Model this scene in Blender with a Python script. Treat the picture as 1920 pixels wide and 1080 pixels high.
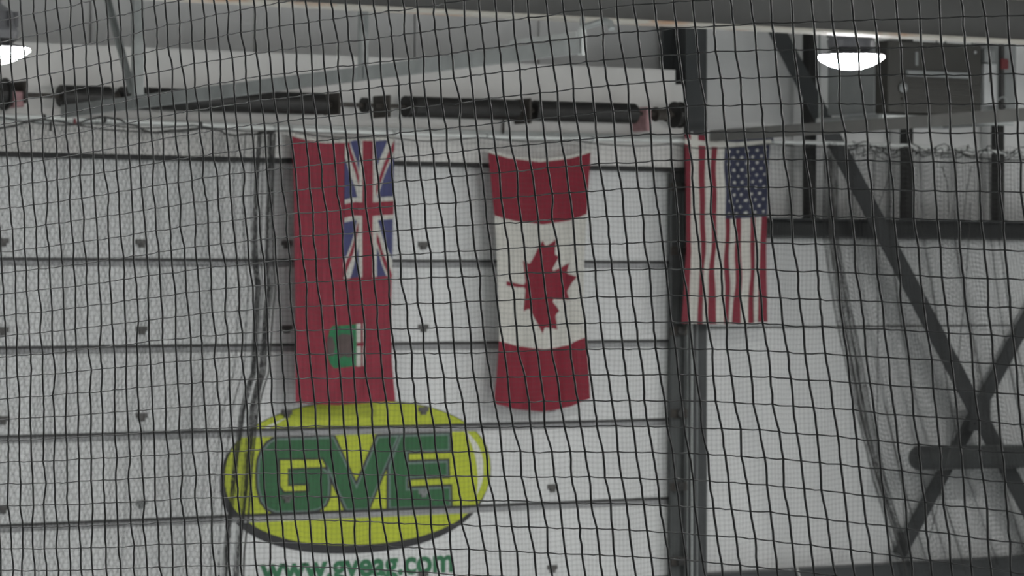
import bpy, bmesh, math, random
import numpy as np
from mathutils import Vector, Matrix
random.seed(7); np.random.seed(7)
for o in list(bpy.data.objects): bpy.data.objects.remove(o)
COL = bpy.context.scene.collection
SC = bpy.context.scene

# ------------------------------------------------------------------ camera
FPX = 6800.0                      # focal length in pixels of a 1920 wide frame
TH = math.radians(34.65)          # the camera looks at the end wall this far off square
D0 = 26.9
HC = 3.3
FW = Vector((math.sin(TH), math.cos(TH), 0)); RT = Vector((math.cos(TH), -math.sin(TH), 0)); UP = Vector((0, 0, 1))
CAM = -D0 * FW + Vector((0, 0, HC))
cd = bpy.data.cameras.new('camera'); cam = bpy.data.objects.new('camera', cd); COL.objects.link(cam)
cam.location = CAM; cam.rotation_euler = (math.pi / 2, 0, -TH)
cd.sensor_width = 36.0; cd.lens = 36.0 * FPX / 1920.0; cd.clip_end = 300
cd.dof.use_dof = True; cd.dof.focus_distance = 6.4; cd.dof.aperture_fstop = 21.0
SC.camera = cam
# ------------------------------------------------------------------ world, exposure
w = bpy.data.worlds.new('world'); SC.world = w; w.use_nodes = True
w.node_tree.nodes['Background'].inputs[0].default_value = (0.6, 0.62, 0.63, 1)
w.node_tree.nodes['Background'].inputs[1].default_value = 0.05
SC.view_settings.view_transform = 'Standard'; SC.view_settings.look = 'None'
SC.view_settings.exposure = 0.05; SC.view_settings.gamma = 1.0; SC.view_settings.use_curve_mapping = False
LENS_E = 265.0                    # glow of each high bay lens, the only light in the hall

def ray(u, v): return FW + RT * ((u - 960) / FPX) + UP * ((540 - v) / FPX)
def PY(u, v, y):
    r = ray(u, v); return CAM + r * ((y - CAM.y) / r.y)
def PX(u, v, x):
    r = ray(u, v); return CAM + r * ((x - CAM.x) / r.x)
def interp(x, xs, ys): return float(np.interp(x, xs, ys))

# ------------------------------------------------------------------ materials
def lin(c):
    c = c / 255.0
    return c / 12.92 if c <= 0.04045 else ((c + 0.055) / 1.055) ** 2.4
def rgb(r, g, b): return (lin(r), lin(g), lin(b), 1)
def mat(name, col, rough=0.6, metal=0.0, nscale=6.0, namt=0.12, bump=0.0, col2=None, patch=None, spec=None):
    m = bpy.data.materials.new(name); m.use_nodes = True
    nt = m.node_tree; b = nt.nodes['Principled BSDF']
    b.inputs['Roughness'].default_value = rough; b.inputs['Metallic'].default_value = metal
    if spec is not None: b.inputs['Specular IOR Level'].default_value = spec
    tc = nt.nodes.new('ShaderNodeTexCoord'); no = nt.nodes.new('ShaderNodeTexNoise')
    no.inputs['Scale'].default_value = nscale; no.inputs['Detail'].default_value = 5
    nt.links.new(tc.outputs['Object'], no.inputs['Vector'])
    cr = nt.nodes.new('ShaderNodeValToRGB')
    c2 = col2 if col2 else tuple(max(0, x * (1 - 2 * namt)) for x in col[:3]) + (1,)
    lo, hi = patch if patch else (0.3, 0.7)
    cr.color_ramp.elements[0].position = lo; cr.color_ramp.elements[0].color = c2
    cr.color_ramp.elements[1].position = hi; cr.color_ramp.elements[1].color = col
    nt.links.new(no.outputs['Fac'], cr.inputs['Fac']); nt.links.new(cr.outputs['Color'], b.inputs['Base Color'])
    if bump:
        bp = nt.nodes.new('ShaderNodeBump'); bp.inputs['Strength'].default_value = bump; bp.inputs['Distance'].default_value = 0.01
        n2 = nt.nodes.new('ShaderNodeTexNoise'); n2.inputs['Scale'].default_value = nscale * 6
        nt.links.new(tc.outputs['Object'], n2.inputs['Vector'])
        nt.links.new(n2.outputs['Fac'], bp.inputs['Height']); nt.links.new(bp.outputs['Normal'], b.inputs['Normal'])
    return m
M = {}
M['door'] = mat('door_white_paint', (0.66, 0.67, 0.665, 1), 0.45, 0, 1.3, 0.05)
M['header'] = mat('header_white_board', (0.62, 0.61, 0.59, 1), 0.7, 0, 2.5, 0.06, 0.1)
M['liner'] = mat('liner_grey_metal', (0.50, 0.50, 0.495, 1), 0.5, 0, 0.9, 0.05)
M['liner_w'] = mat('liner_white_metal', (0.74, 0.75, 0.745, 1), 0.45, 0, 0.9, 0.05)
M['vinyl'] = mat('vinyl_insulation', (0.78, 0.78, 0.77, 1), 0.55, 0, 2.0, 0.08, 0.3)
M['steel_dark'] = mat('dark_grey_steel_paint', (0.056, 0.060, 0.062, 1), 0.5, 0, 3.0, 0.12)
M['steel_black'] = mat('blackened_steel', (0.022, 0.022, 0.021, 1), 0.55, 0.0, 8, 0.2)
M['galv'] = mat('galvanised_steel', (0.27, 0.285, 0.28, 1), 0.45, 0.25, 9.0, 0.12)
M['galv_l'] = mat('bright_galvanised_steel', (0.46, 0.48, 0.47, 1), 0.4, 0.3, 9.0, 0.10)
M['girder'] = mat('girder_grey_paint', (0.075, 0.075, 0.073, 1), 0.55, 0, 1.2, 0.15)
M['flange'] = mat('primed_flange', (0.36, 0.34, 0.30, 1), 0.6, 0, 1.4, 0.1, col2=(0.34, 0.20, 0.12, 1), patch=(0.36, 0.47))
M['spring'] = mat('oiled_spring_steel', (0.022, 0.021, 0.020, 1), 0.45, 0.2, 20, 0.2)
M['bracket'] = mat('brown_cast_bracket', (0.060, 0.052, 0.045, 1), 0.6, 0.2, 14, 0.25)
M['pink'] = mat('faded_red_paint', (0.40, 0.23, 0.24, 1), 0.65, 0, 18, 0.2)
M['cord'] = mat('black_net_cord', (0.020, 0.021, 0.021, 1), 0.42, 0, 60, 0.2, spec=0.5)
M['cord_f'] = mat('far_net_cord', (0.035, 0.036, 0.036, 1), 0.6, 0, 40, 0.2)
M['rope'] = mat('dark_rope', (0.05, 0.05, 0.048, 1), 0.8, 0, 40, 0.2)
M['white_cord'] = mat('pale_cord', (0.6, 0.6, 0.57, 1), 0.6, 0, 30, 0.05)
M['cable'] = mat('white_cable', (0.70, 0.72, 0.70, 1), 0.45, 0.0, 12, 0.06)
M['f_red_m'] = mat('flag_cherry_red', (0.27, 0.026, 0.048, 1), 0.75, 0, 8, 0.10, 0.1)
M['f_red_c'] = mat('flag_deep_red', (0.215, 0.009, 0.026, 1), 0.75, 0, 8, 0.08, 0.1)
M['f_red_u'] = mat('flag_stripe_red', (0.21, 0.018, 0.035, 1), 0.75, 0, 8, 0.08)
M['f_white'] = mat('flag_white', (0.56, 0.55, 0.505, 1), 0.75, 0, 8, 0.05, 0.1)
M['f_blue'] = mat('flag_blue', (0.060, 0.065, 0.17, 1), 0.75, 0, 8, 0.08)
M['f_navy'] = mat('flag_navy', (0.026, 0.030, 0.065, 1), 0.75, 0, 8, 0.08)
M['f_green'] = mat('flag_green', (0.022, 0.19, 0.075, 1), 0.75, 0, 12, 0.1)
M['f_brown'] = mat('flag_bison_brown', (0.115, 0.085, 0.080, 1), 0.75, 0, 12, 0.15)
M['s_yellow'] = mat('sign_yellow', (0.46, 0.53, 0.035, 1), 0.5, 0, 5, 0.05)
M['s_green'] = mat('sign_green', (0.026, 0.125, 0.045, 1), 0.5, 0, 6, 0.08)
M['s_grey'] = mat('sign_grey_green', (0.15, 0.22, 0.19, 1), 0.5, 0, 6, 0.08)
M['s_black'] = mat('sign_black', (0.028, 0.028, 0.032, 1), 0.5, 0, 6, 0.1)
M['s_white'] = mat('sign_white', (0.68, 0.69, 0.62, 1), 0.5, 0, 6, 0.05)
M['s_text'] = mat('sign_text_green', (0.03, 0.17, 0.075, 1), 0.5, 0, 6, 0.08)
M['heater'] = mat('heater_brown_grey', (0.036, 0.035, 0.030, 1), 0.5, 0, 5, 0.15)
M['heater_g'] = mat('heater_grey', (0.24, 0.25, 0.25, 1), 0.5, 0.1, 5, 0.1)
M['plastic_w'] = mat('white_plastic_box', (0.42, 0.43, 0.43, 1), 0.5, 0, 8, 0.06)
M['red'] = mat('red_handle', (0.13, 0.012, 0.016, 1), 0.5, 0, 8, 0.1)
M['hinge'] = mat('dull_hinge_steel', (0.13, 0.125, 0.12, 1), 0.5, 0.2, 14, 0.2)
M['joint_shade'] = mat('joint_shade_rubber', (0.075, 0.075, 0.075, 1), 0.7, 0, 8, 0.1)  # dark line that paints the shade under each section's lip
M['joint'] = mat('unpainted_joint_strip', (0.34, 0.345, 0.35, 1), 0.5, 0.1, 4, 0.1)
M['seal'] = mat('black_rubber_seal', (0.02, 0.02, 0.02, 1), 0.7, 0, 8, 0.1)
M['rail_d'] = mat('dull_galvanised_rail', (0.15, 0.15, 0.142, 1), 0.5, 0.1, 5, 0.1)
M['duct'] = mat('grey_duct', (0.075, 0.080, 0.080, 1), 0.45, 0.1, 5, 0.1)
M['ice'] = mat('ice_surface', (0.72, 0.76, 0.78, 1), 0.25, 0, 0.4, 0.03)
M['ceil'] = mat('ceiling_white_vinyl', (0.55, 0.55, 0.54, 1), 0.6, 0, 0.8, 0.05)
M['hall'] = mat('hall_wall', (0.45, 0.45, 0.44, 1), 0.6, 0, 0.6, 0.06)
M['lamp_body'] = mat('lamp_housing', (0.16, 0.16, 0.17, 1), 0.4, 0.4, 8, 0.08)
def emis(name, s, c=(1, 1, 1, 1)):
    m = bpy.data.materials.new(name); m.use_nodes = True; nt = m.node_tree
    nt.nodes.remove(nt.nodes['Principled BSDF'])
    e = nt.nodes.new('ShaderNodeEmission'); e.inputs[0].default_value = c; e.inputs[1].default_value = s
    nt.links.new(e.outputs[0], nt.nodes['Material Output'].inputs[0]); return m
M['lens'] = emis('lamp_lens_glow', LENS_E, (1.0, 0.99, 0.97, 1))

# ------------------------------------------------------------------ object helpers
ORG = {}
def tag(o, label=None, cat=None, group=None, kind=None):
    if label: o['label'] = label
    if cat: o['category'] = cat
    if group: o['group'] = group
    if kind: o['kind'] = kind
    return o
def thing(name, label, cat, loc, group=None):
    o = bpy.data.objects.new(name, None); COL.objects.link(o); o.location = loc; o.empty_display_size = 0.1
    ORG[o] = Vector(loc); return tag(o, label, cat, group)
def link_mesh(name, me, parent=None):
    """me is in world coordinates; the origin goes to the middle of its base"""
    n = len(me.vertices); co = np.empty(n * 3); me.vertices.foreach_get('co', co); co = co.reshape(-1, 3)
    org = Vector(((co[:, 0].min() + co[:, 0].max()) / 2, (co[:, 1].min() + co[:, 1].max()) / 2, co[:, 2].min()))
    co -= np.array(org); me.vertices.foreach_set('co', co.ravel()); me.update()
    o = bpy.data.objects.new(name, me); COL.objects.link(o); ORG[o] = org
    if parent is not None:
        o.parent = parent; o.location = org - ORG[parent]
    else: o.location = org
    return o
def obj(name, bm, m, parent=None, smooth=False):
    me = bpy.data.meshes.new(name); bm.to_mesh(me); bm.free()
    for mm in (m if isinstance(m, (list, tuple)) else [m]): me.materials.append(M[mm] if isinstance(mm, str) else mm)
    if smooth:
        for p in me.polygons: p.use_smooth = True
    return link_mesh(name, me, parent)
def box(bm, a, b, bev=0.0):
    x0, x1 = sorted((a[0], b[0])); y0, y1 = sorted((a[1], b[1])); z0, z1 = sorted((a[2], b[2]))
    r = bmesh.ops.create_cube(bm, size=1)
    for v in r['verts']: v.co = Vector(((x0 + x1) / 2 + v.co.x * (x1 - x0), (y0 + y1) / 2 + v.co.y * (y1 - y0), (z0 + z1) / 2 + v.co.z * (z1 - z0)))
    if bev:
        es = list({e for v in r['verts'] for e in v.link_edges})
        bmesh.ops.bevel(bm, geom=es, offset=bev, segments=1, affect='EDGES')
    return bm
def B(a, b, bev=0.0): return box(bmesh.new(), a, b, bev)
def extrude_profile(bm, prof, p1, p2, up=UP):
    """closed 2D profile (side, up) swept straight from p1 to p2"""
    d = (p2 - p1).normalized(); s = d.cross(up).normalized(); t = s.cross(d).normalized()
    A = [bm.verts.new(p1 + s * a + t * b) for a, b in prof]; Bv = [bm.verts.new(p2 + s * a + t * b) for a, b in prof]
    n = len(prof)
    for i in range(n): bm.faces.new((A[i], A[(i + 1) % n], Bv[(i + 1) % n], Bv[i]))
    bm.faces.new(A[::-1]); bm.faces.new(Bv)
    bmesh.ops.recalc_face_normals(bm, faces=bm.faces[:]); return bm
def tube(bm, pts, r, sides=8, cap=True):
    pts = [Vector(p) for p in pts]; rings = []
    for i, p in enumerate(pts):
        d = (pts[min(i + 1, len(pts) - 1)] - pts[max(i - 1, 0)]).normalized()
        a = d.cross(Vector((0.13, 0.21, 0.97)) if abs(d.z) < 0.9 else Vector((0.1, 1, 0))).normalized(); b = d.cross(a)
        rr = r[i] if isinstance(r, (list, tuple)) else r
        rings.append([bm.verts.new(p + (a * math.cos(k * 2 * math.pi / sides) + b * math.sin(k * 2 * math.pi / sides)) * rr) for k in range(sides)])
    for A, Bv in zip(rings, rings[1:]):
        for k in range(sides): bm.faces.new((A[k], A[(k + 1) % sides], Bv[(k + 1) % sides], Bv[k]))
    if cap: bm.faces.new(rings[0][::-1]); bm.faces.new(rings[-1])
    bmesh.ops.recalc_face_normals(bm, faces=bm.faces[:]); return bm
def lathe(bm, prof, base, axis, sides=20):
    axis = Vector(axis).normalized(); a = axis.orthogonal().normalized(); b = axis.cross(a); rings = []
    for r, h in prof:
        rings.append([bm.verts.new(Vector(base) + axis * h + (a * math.cos(k * 2 * math.pi / sides) + b * math.sin(k * 2 * math.pi / sides)) * max(r, 1e-4)) for k in range(sides)])
    for A, Bv in zip(rings, rings[1:]):
        for k in range(sides): bm.faces.new((A[k], A[(k + 1) % sides], Bv[(k + 1) % sides], Bv[k]))
    bm.faces.new(rings[0][::-1]); bm.faces.new(rings[-1])
    bmesh.ops.recalc_face_normals(bm, faces=bm.faces[:]); return bm
def poly_mesh(bm, pts3, mi=0):
    vs = [bm.verts.new(p) for p in pts3]
    f = bm.faces.new(vs); f.material_index = mi; f.normal_update(); return f

# ------------------------------------------------------------------ the hall
XL, XR, YR, YW, ZC = -26.0, 16.0, -42.0, 0.62, 5.9
def struct(name, bm, m): return tag(obj(name, bm, m), kind='structure')
struct('floor', B((XL, YR, -0.2), (XR, YW, 0)), 'ice')
struct('ceiling', B((XL, YR, ZC), (XR, YW, ZC + 0.2)), 'ceil')
wall_back = struct('wall_back', B((XL, YW, 0), (XR, YW + 0.2, ZC)), 'liner')
struct('wall_left', B((XL - 0.2, YR, 0), (XL, YW, ZC)), 'hall')
struct('wall_right', B((XR, YR, 0), (XR + 0.2, YW, ZC)), 'hall')
struct('wall_front', B((XL, YR - 0.2, 0), (XR, YR, ZC)), 'hall')

# end wall: vertical grey liner sheets above the door opening
YLIN = 0.36
xs = [PY(u, 50, YLIN).x for u in (-330, -110, 170, 478, 778, 1010, 1246)]
for xa, xb in zip(xs, xs[1:]):
    bm = bmesh.new(); box(bm, (xa + 0.006, YLIN, 4.55), (xb - 0.006, YLIN + 0.05, ZC - 0.02), 0.006)
    obj('wall_panel', bm, 'liner', wall_back)
# white sheets to the right of the column, below and above the girt
zG1 = PY(1680, 412, 0.05).z; zG0 = PY(1680, 446, 0.05).z
xcol1 = PY(1326, 300, -0.05).x
zs = [PY(1680, 1075, 0.2).z, PY(1680, 612, 0.2).z, zG0]
for i, (za, zb) in enumerate(zip([1.0 - 0.4] + zs[:1] + zs[1:2], zs)):
    bm = bmesh.new(); box(bm, (xcol1, 0.2, za + 0.008), (XR - 0.05, 0.26, zb - 0.004), 0.008)
    obj('wall_panel', bm, 'liner_w', wall_back)
POSTX = [PY(u, 330, 0.12).x for u in (1529, 1711, 1882)]
# vinyl insulation blankets bulging between the posts above the girt
edges = [xcol1 + 0.01] + POSTX + [POSTX[-1] + (POSTX[-1] - POSTX[-2])]
for xa, xb in zip(edges, edges[1:]):
    bm = bmesh.new(); NX, NZ = 10, 22; z0, z1 = zG1 - 0.02, ZC - 0.03; g = []
    for j in range(NZ + 1):
        row = []
        for i in range(NX + 1):
            a, t = i / NX, j / NZ
            zz = z0 + (z1 - z0) * (t ** 1.4)
            bulge = 0.12 * (math.sin(math.pi * a) ** 0.6) * (1 - math.exp(-(zz - z0) / 0.22))
            row.append(bm.verts.new((xa + (xb - xa) * a, 0.40 - bulge + 0.006 * math.sin(9 * a + 4 * t), zz)))
        g.append(row)
    for j in range(NZ):
        for i in range(NX): bm.faces.new((g[j][i], g[j][i + 1], g[j + 1][i + 1], g[j + 1][i]))
    r = bmesh.ops.extrude_face_region(bm, geom=bm.faces[:])
    for v in [e for e in r['geom'] if isinstance(e, bmesh.types.BMVert)]: v.co.y += 0.03
    bmesh.ops.recalc_face_normals(bm, faces=bm.faces[:])
    obj('insulation_blanket', bm, 'vinyl', wall_back, True)

# ------------------------------------------------------------------ high bay lamps
def make_lamp(loc, label, group=None):
    L = thing('high_bay_lamp', label, 'lamp', loc, group)
    p = Vector(loc)
    obj('lens', lathe(bmesh.new(), [(0.01, -0.072), (0.07, -0.067), (0.13, -0.048), (0.175, -0.024), (0.206, 0.0), (0.19, 0.003), (0.1, 0.004)], p, UP, 36), 'lens', L, True)
    obj('rim', lathe(bmesh.new(), [(0.10, 0.006), (0.198, 0.006), (0.206, 0.010), (0.19, 0.022), (0.12, 0.034)], p, UP, 36), 'lamp_body', L)
    hs = obj('housing', lathe(bmesh.new(), [(0.11, 0.036), (0.14, 0.06), (0.145, 0.10), (0.13, 0.13), (0.12, 0.20), (0.06, 0.24), (0.05, 0.27)], p, UP, 28), 'lamp_body', L)
    for k in range(10):
        a = k * 2 * math.pi / 10; c, s = math.cos(a), math.sin(a)
        bm = bmesh.new(); box(bm, (0.05, -0.004, 0.12), (0.145, 0.004, 0.20))
        bmesh.ops.transform(bm, matrix=Matrix.Translation(p) @ Matrix.Rotation(a, 4, 'Z'), verts=bm.verts[:])
        obj('cooling_fin', bm, 'lamp_body', hs)
    obj('hook', lathe(bmesh.new(), [(0.025, 0.27), (0.03, 0.28), (0.03, 0.31), (0.012, 0.32)], p, UP, 10), 'galv_l', L)
    obj('suspension_rod', tube(bmesh.new(), [p + UP * 0.31, Vector((p.x, p.y, ZC))], 0.006, 6), 'galv', L)
    return L
YL = -5.2
pR = PY(1595, 108, YL); pL = PY(-18, 95, YL)
lampR = make_lamp(pR, 'glowing round high bay lamp hanging under the girder beside the dark heater')
lampL = make_lamp(pL, 'glowing round high bay lamp cut by the frame edge above the door springs')
def copy_tree(o, loc):
    c = o.copy(); COL.objects.link(c); c.location = loc
    for ch in o.children:
        k = ch.copy(); COL.objects.link(k); k.parent = c
        for g in ch.children:
            q = g.copy(); COL.objects.link(q); q.parent = k
    return c
dx = pR.x - pL.x; zl = (pR.z + pL.z) / 2
for r in range(0, 7):
    for c in range(-1, 3):
        x = pL.x + dx * c; y = YL - 5.8 * r
        if r == 0 and c in (0, 1): continue
        if c == -1 and r > 1: continue        # the stand behind the side net has no lamps of its own
        if x > XR - 1 or y < YR + 1: continue
        l = copy_tree(lampR, Vector((x, y, zl)))
        tag(l, 'high bay lamp over the rink outside the view', 'lamp', 'high bay lamps outside the view')

# one more lamp over the aisle on the camera's side of the near net
l = copy_tree(lampR, Vector((-13.7, -14.0, zl)))
tag(l, 'high bay lamp over the aisle beside the near net outside the view', 'lamp', 'high bay lamps outside the view')
# ------------------------------------------------------------------ steelwork
# girder across the top, parallel to the end wall
YG = -6.2
za = PY(1280, 46, YG - 0.1).z; zb = za
GA, GB = XL + 0.02, XR - 0.02
gr = thing('steel_girder', 'grey steel I-beam with rusty pale lower flange crossing the top of the picture', 'beam', (0, YG, za))
H = 0.27
obj('web', B((GA, YG - 0.008, za + 0.016), (GB, YG + 0.008, za + H - 0.014)), 'girder', gr)
obj('lower_flange', B((GA, YG - 0.10, za), (GB, YG + 0.10, za + 0.016), 0.003), 'flange', gr)
obj('upper_flange', B((GA, YG - 0.10, za + H - 0.014), (GB, YG + 0.10, za + H), 0.003), 'flange', gr)
for x in np.arange(GA + 1.5, GB, 4.0):
    obj('hanger_stub', B((x - 0.05, YG - 0.05, za + H), (x + 0.05, YG + 0.05, ZC)), 'girder', gr)

# column at the door jamb: wide flange section
xc0 = PY(1287, 150, -0.05).x; xc1 = PY(1326, 150, -0.05).x
cl = thing('steel_column', 'dark grey steel wide-flange column at the right edge of the white door', 'column', ((xc0 + xc1) / 2, 0.1, 0))
obj('front_flange', B((xc0, -0.05, 0), (xc1, -0.03, ZC), 0.003), 'steel_dark', cl)
obj('rear_flange', B((xc0, 0.25, 0), (xc1, 0.27, ZC), 0.003), 'steel_dark', cl)
xm = (xc0 + xc1) / 2
obj('web', B((xm - 0.007, -0.03, 0), (xm + 0.007, 0.25, ZC)), 'steel_dark', cl)
# girt, sill beam, intermediate posts
tag(obj('wall_girt', extrude_profile(bmesh.new(), [(-0.10, 0), (0.10, 0), (0.10, zG1 - zG0), (-0.10, zG1 - zG0), (-0.10, zG1 - zG0 - 0.012), (0.088, zG1 - zG0 - 0.012), (0.088, 0.012), (-0.10, 0.012)][::-1],
    Vector((XR - 0.03, 0.10, zG0)), Vector((xc1 + 0.005, 0.10, zG0))), 'steel_dark'), 'dark grey horizontal steel girt running right from the flag of stripes', 'beam')
zS1 = PY(1680, 1057, 0.02).z
tag(obj('sill_beam', B((xc1 + 0.005, -0.02, zS1 - 0.25), (XR - 0.03, 0.19, zS1), 0.006), 'steel_dark'), 'dark grey low horizontal steel beam along the bottom right of the wall', 'beam')
for x, nm in zip(POSTX, ('dark vertical wall post nearest the diagonal brace, left of the heater', 'dark vertical wall post under the brown-grey heater', 'dark vertical wall post at the right edge under the white control boxes')):
    t = thing('wall_post', nm, 'post', (x, 0.12, zG1), 'posts between the insulation blankets')
    obj('post_body', B((x - 0.036, 0.15, zG1), (x + 0.036, 0.24, ZC), 0.004), 'steel_black', t)
    obj('base_plate', B((x - 0.045, 0.13, zG1), (x + 0.045, 0.24, zG1 + 0.012)), 'steel_black', t)
# diagonal braces: steel angles in a plane just in front of the wall
YB = -0.10
def brace(label, a, b, wdt, yy):
    p1, p2 = PY(*a, yy), PY(*b, yy); d = (p2 - p1).normalized()
    t = thing('cross_brace', label, 'brace', p2 if p2.z < p1.z else p1, 'crossed wall braces')
    bm = bmesh.new(); extrude_profile(bm, [(0.006, -wdt / 2), (-0.006, -wdt / 2), (-0.006, wdt / 2 - 0.012), (-0.05, wdt / 2 - 0.012), (-0.05, wdt / 2), (0.006, wdt / 2)], p1, p2, UP)
    obj('angle_bar', bm, 'steel_dark', t); return t, p1, p2
b1, _, _ = brace('long dark diagonal brace falling from the girder to the right edge', (1437, 20), (1965, 1025), 0.155, -0.075)
b2, _, _ = brace('shorter dark diagonal brace rising from the sill beam to the right edge', (1688, 1042), (2010, 448), 0.10, 0.08)
pc = PY(1838, 775, -0.086)
bm = bmesh.new(); box(bm, (pc.x - 0.11, pc.y - 0.005, pc.z - 0.14), (pc.x + 0.11, pc.y + 0.003, pc.z + 0.14), 0.002); obj('gusset_plate', bm, 'steel_dark', b1)
for sx, sz in ((-.06, -.08), (.06, -.08), (-.06, .08), (.06, .08)):
    obj('bolt', lathe(bmesh.new(), [(0.014, 0), (0.014, 0.012), (0.008, 0.018)], pc + Vector((sx, -0.004, sz)), (0, -1, 0), 6), 'steel_dark', b1)

# ------------------------------------------------------------------ header boards and the sectional door
XDL = PY(-330, 500, 0).x; XDR = PY(1257, 500, 0).x
z_top = PY(640, 104, -0.16).z; z_step = PY(1260, 158, -0.13).z
z_hb = PY(740, 307, -0.13).z; YHD = -0.14
xe1 = PY(1266, 140, YHD).x; xe2 = PY(1282, 200, YHD).x
bm = bmesh.new(); prf = [(XDL, z_hb + 0.022), (xe2, z_hb + 0.022), (xe2, z_step), (xe1, z_step), (xe1, z_top), (XDL, z_top)]
fa = [bm.verts.new((x, YHD, z)) for x, z in prf]; fb = [bm.verts.new((x, 0.30, z)) for x, z in prf]
for k in range(6): bm.faces.new((fa[k], fa[(k + 1) % 6], fb[(k + 1) % 6], fb[k]))
for f in (bm.faces.new(fa[::-1]), bm.faces.new(fb)): f.normal_update()
bmesh.ops.recalc_face_normals(bm, faces=bm.faces[:])
h2 = tag(obj('trim_1', bm, 'header'), kind='structure')
obj('seal_strip', B((XDL, -0.135, z_hb - 0.012), (XDR + 0.05, -0.06, z_hb + 0.020), 0.004), 'seal', h2)
obj('ledge', B((XDL, -0.17, PY(640, 246, -0.17).z), (XDR + 0.03, -0.141, PY(640, 236, -0.17).z), 0.004), 'galv_l', h2)

door = bpy.data.objects.new('door_1', None); COL.objects.link(door); door.location = ((XDL + XDR) / 2, 0, 0); ORG[door] = Vector(door.location); tag(door, kind='structure')
zs1 = PY(700, 487, 0).z; SH = 0.6015
seams = [zs1 - k * SH for k in range(-1, 8)]
seams = [z for z in seams if z > 0.05] + [0.02]
seams[0] = z_hb + 0.25
sec_faces = []
for zt, zb in zip(seams, seams[1:]):
    # profile in (y, z): lower lip square and proud, upper edge chamfered back under the lip of the section above
    bm = bmesh.new()
    pr = [(0.0, zb + 0.005), (0.0, zt - 0.056), (0.010, zt - 0.052), (0.034, zt - 0.052), (0.034, zt - 0.018), (0.07, zt - 0.018), (0.07, zb + 0.005)]
    A = [bm.verts.new((XDL, y, z)) for y, z in pr]; C = [bm.verts.new((XDR, y, z)) for y, z in pr]
    for i in range(len(pr)): bm.faces.new((A[i], A[(i + 1) % len(pr)], C[(i + 1) % len(pr)], C[i]))
    bm.faces.new(A); bm.faces.new(C); bmesh.ops.recalc_face_normals(bm, faces=bm.faces[:])
    sec = obj('door_section', bm, 'door', door)
    sec_faces.append((zb + 0.005, zt - 0.056))
    if zt == seams[0]: zb_h = zb
    for u in (-260, 5, 265, 537, 793, 1035):
        x = PY(u, 700, 0).x; zc = zb + 0.11
        bm = bmesh.new(); box(bm, (x - 0.045, -0.012, zc - 0.012), (x + 0.045, 0.002, zc + 0.022), 0.003)
        box(bm, (x - 0.025, -0.022, zc - 0.035), (x + 0.02, 0.002, zc - 0.008), 0.003)
        obj('hinge', bm, 'hinge' if random.random() < 0.85 else 'galv', sec)
    # joint rubber in the recess; its dark grey paints in the lip's shade
    if zb > 0.1: obj('joint_shade_seal', B((XDL + 0.01, 0.022, zb - 0.017), (XDR - 0.01, 0.06, zb + 0.004)), 'joint_shade', sec)
    obj('joint_strip', B((XDL + 0.01, 0.016, zt - 0.051), (XDR - 0.01, 0.033, zt - 0.019)), 'joint', sec)

# vertical door track with rollers, right jamb
xt0, xt1 = PY(1258, 600, -0.09).x, PY(1283, 600, -0.09).x
tr = thing('door_track', 'galvanised vertical door track with rollers between the white door and the column', 'track', ((xt0 + xt1) / 2, -0.07, 0))
bm = bmesh.new(); box(bm, (xt0, -0.065, 0), (xt1, -0.055, z_hb - 0.02)); box(bm, (xt0, -0.10, 0), (xt0 + 0.008, -0.055, z_hb - 0.02)); box(bm, (xt1 - 0.008, -0.10, 0), (xt1, -0.055, z_hb - 0.02))
obj('channel', bm, 'duct', tr)
obj('jamb_angle', B((xt1 + 0.012, -0.11, 0), (xt1 + 0.020, -0.052, z_hb - 0.02)), 'galv', tr)
obj('lift_cable', tube(bmesh.new(), [Vector((xt1 + 0.042, -0.13, 0.1)), Vector((xt1 + 0.042, -0.13, z_hb + 0.3))], 0.009, 6), 'galv_l', tr)
obj('pull_rope', tube(bmesh.new(), [Vector((xt1 + 0.10, -0.12, 0.1)), Vector((xt1 + 0.10, -0.12, z_hb + 0.1))], 0.007, 6), 'galv', tr)
for v in (350, 470, 620, 775, 912, 1052):
    z = PY(1268, v, -0.1).z; xm_ = (xt0 + xt1) / 2
    br = obj('track_bracket', B((xt0 - 0.02, -0.12, z - 0.035), (xt1 + 0.01, -0.101, z + 0.03), 0.004), 'bracket', tr)
    obj('roller', lathe(bmesh.new(), [(0.03, 0), (0.034, 0.006), (0.034, 0.02), (0.01, 0.026)], Vector((xm_, -0.121, z)), (0, -1, 0), 12), 'steel_black', br)

# horizontal tracks running from the wall towards the rink
def channel(p1, p2, w_, h_, t_, bm=None):
    bm = bm or bmesh.new()
    return extrude_profile(bm, [(-w_ / 2, -h_ / 2), (w_ / 2, -h_ / 2), (w_ / 2, -h_ / 2 + t_), (-w_ / 2 + t_, -h_ / 2 + t_), (-w_ / 2 + t_, h_ / 2 - t_), (w_ / 2, h_ / 2 - t_), (w_ / 2, h_ / 2), (-w_ / 2, h_ / 2)], p1, p2)
q1 = PY(120, 209, -0.50); q2 = PX(1093, 86, q1.x)
t1 = thing('horizontal_track', 'long galvanised door track slanting across the picture above the springs', 'track', (q1.x, (q1.y + q2.y) / 2, q1.z - 0.05))
obj('rail', channel(q2, q1, 0.05, 0.080, 0.005), 'galv', t1)
r1 = q1 + (q2 - q1) * 0.88 + UP * 0.050; r2 = q1 + (q2 - q1) * 0.985 + UP * 0.050
obj('splice_angle', extrude_profile(bmesh.new(), [(-.025, 0), (.03, 0), (.03, .005), (-.02, .005), (-.02, .035), (-.025, .035)], r1, r2), 'galv_l', t1)
bm = bmesh.new(); box(bm, (q2.x - 0.015, q2.y - 0.01, q2.z - 0.05), (q2.x + 0.015, q2.y + 0.025, q2.z + 0.10)); obj('end_hanger', bm, 'galv_l', t1)
e = q2 + UP * 0.10
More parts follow.
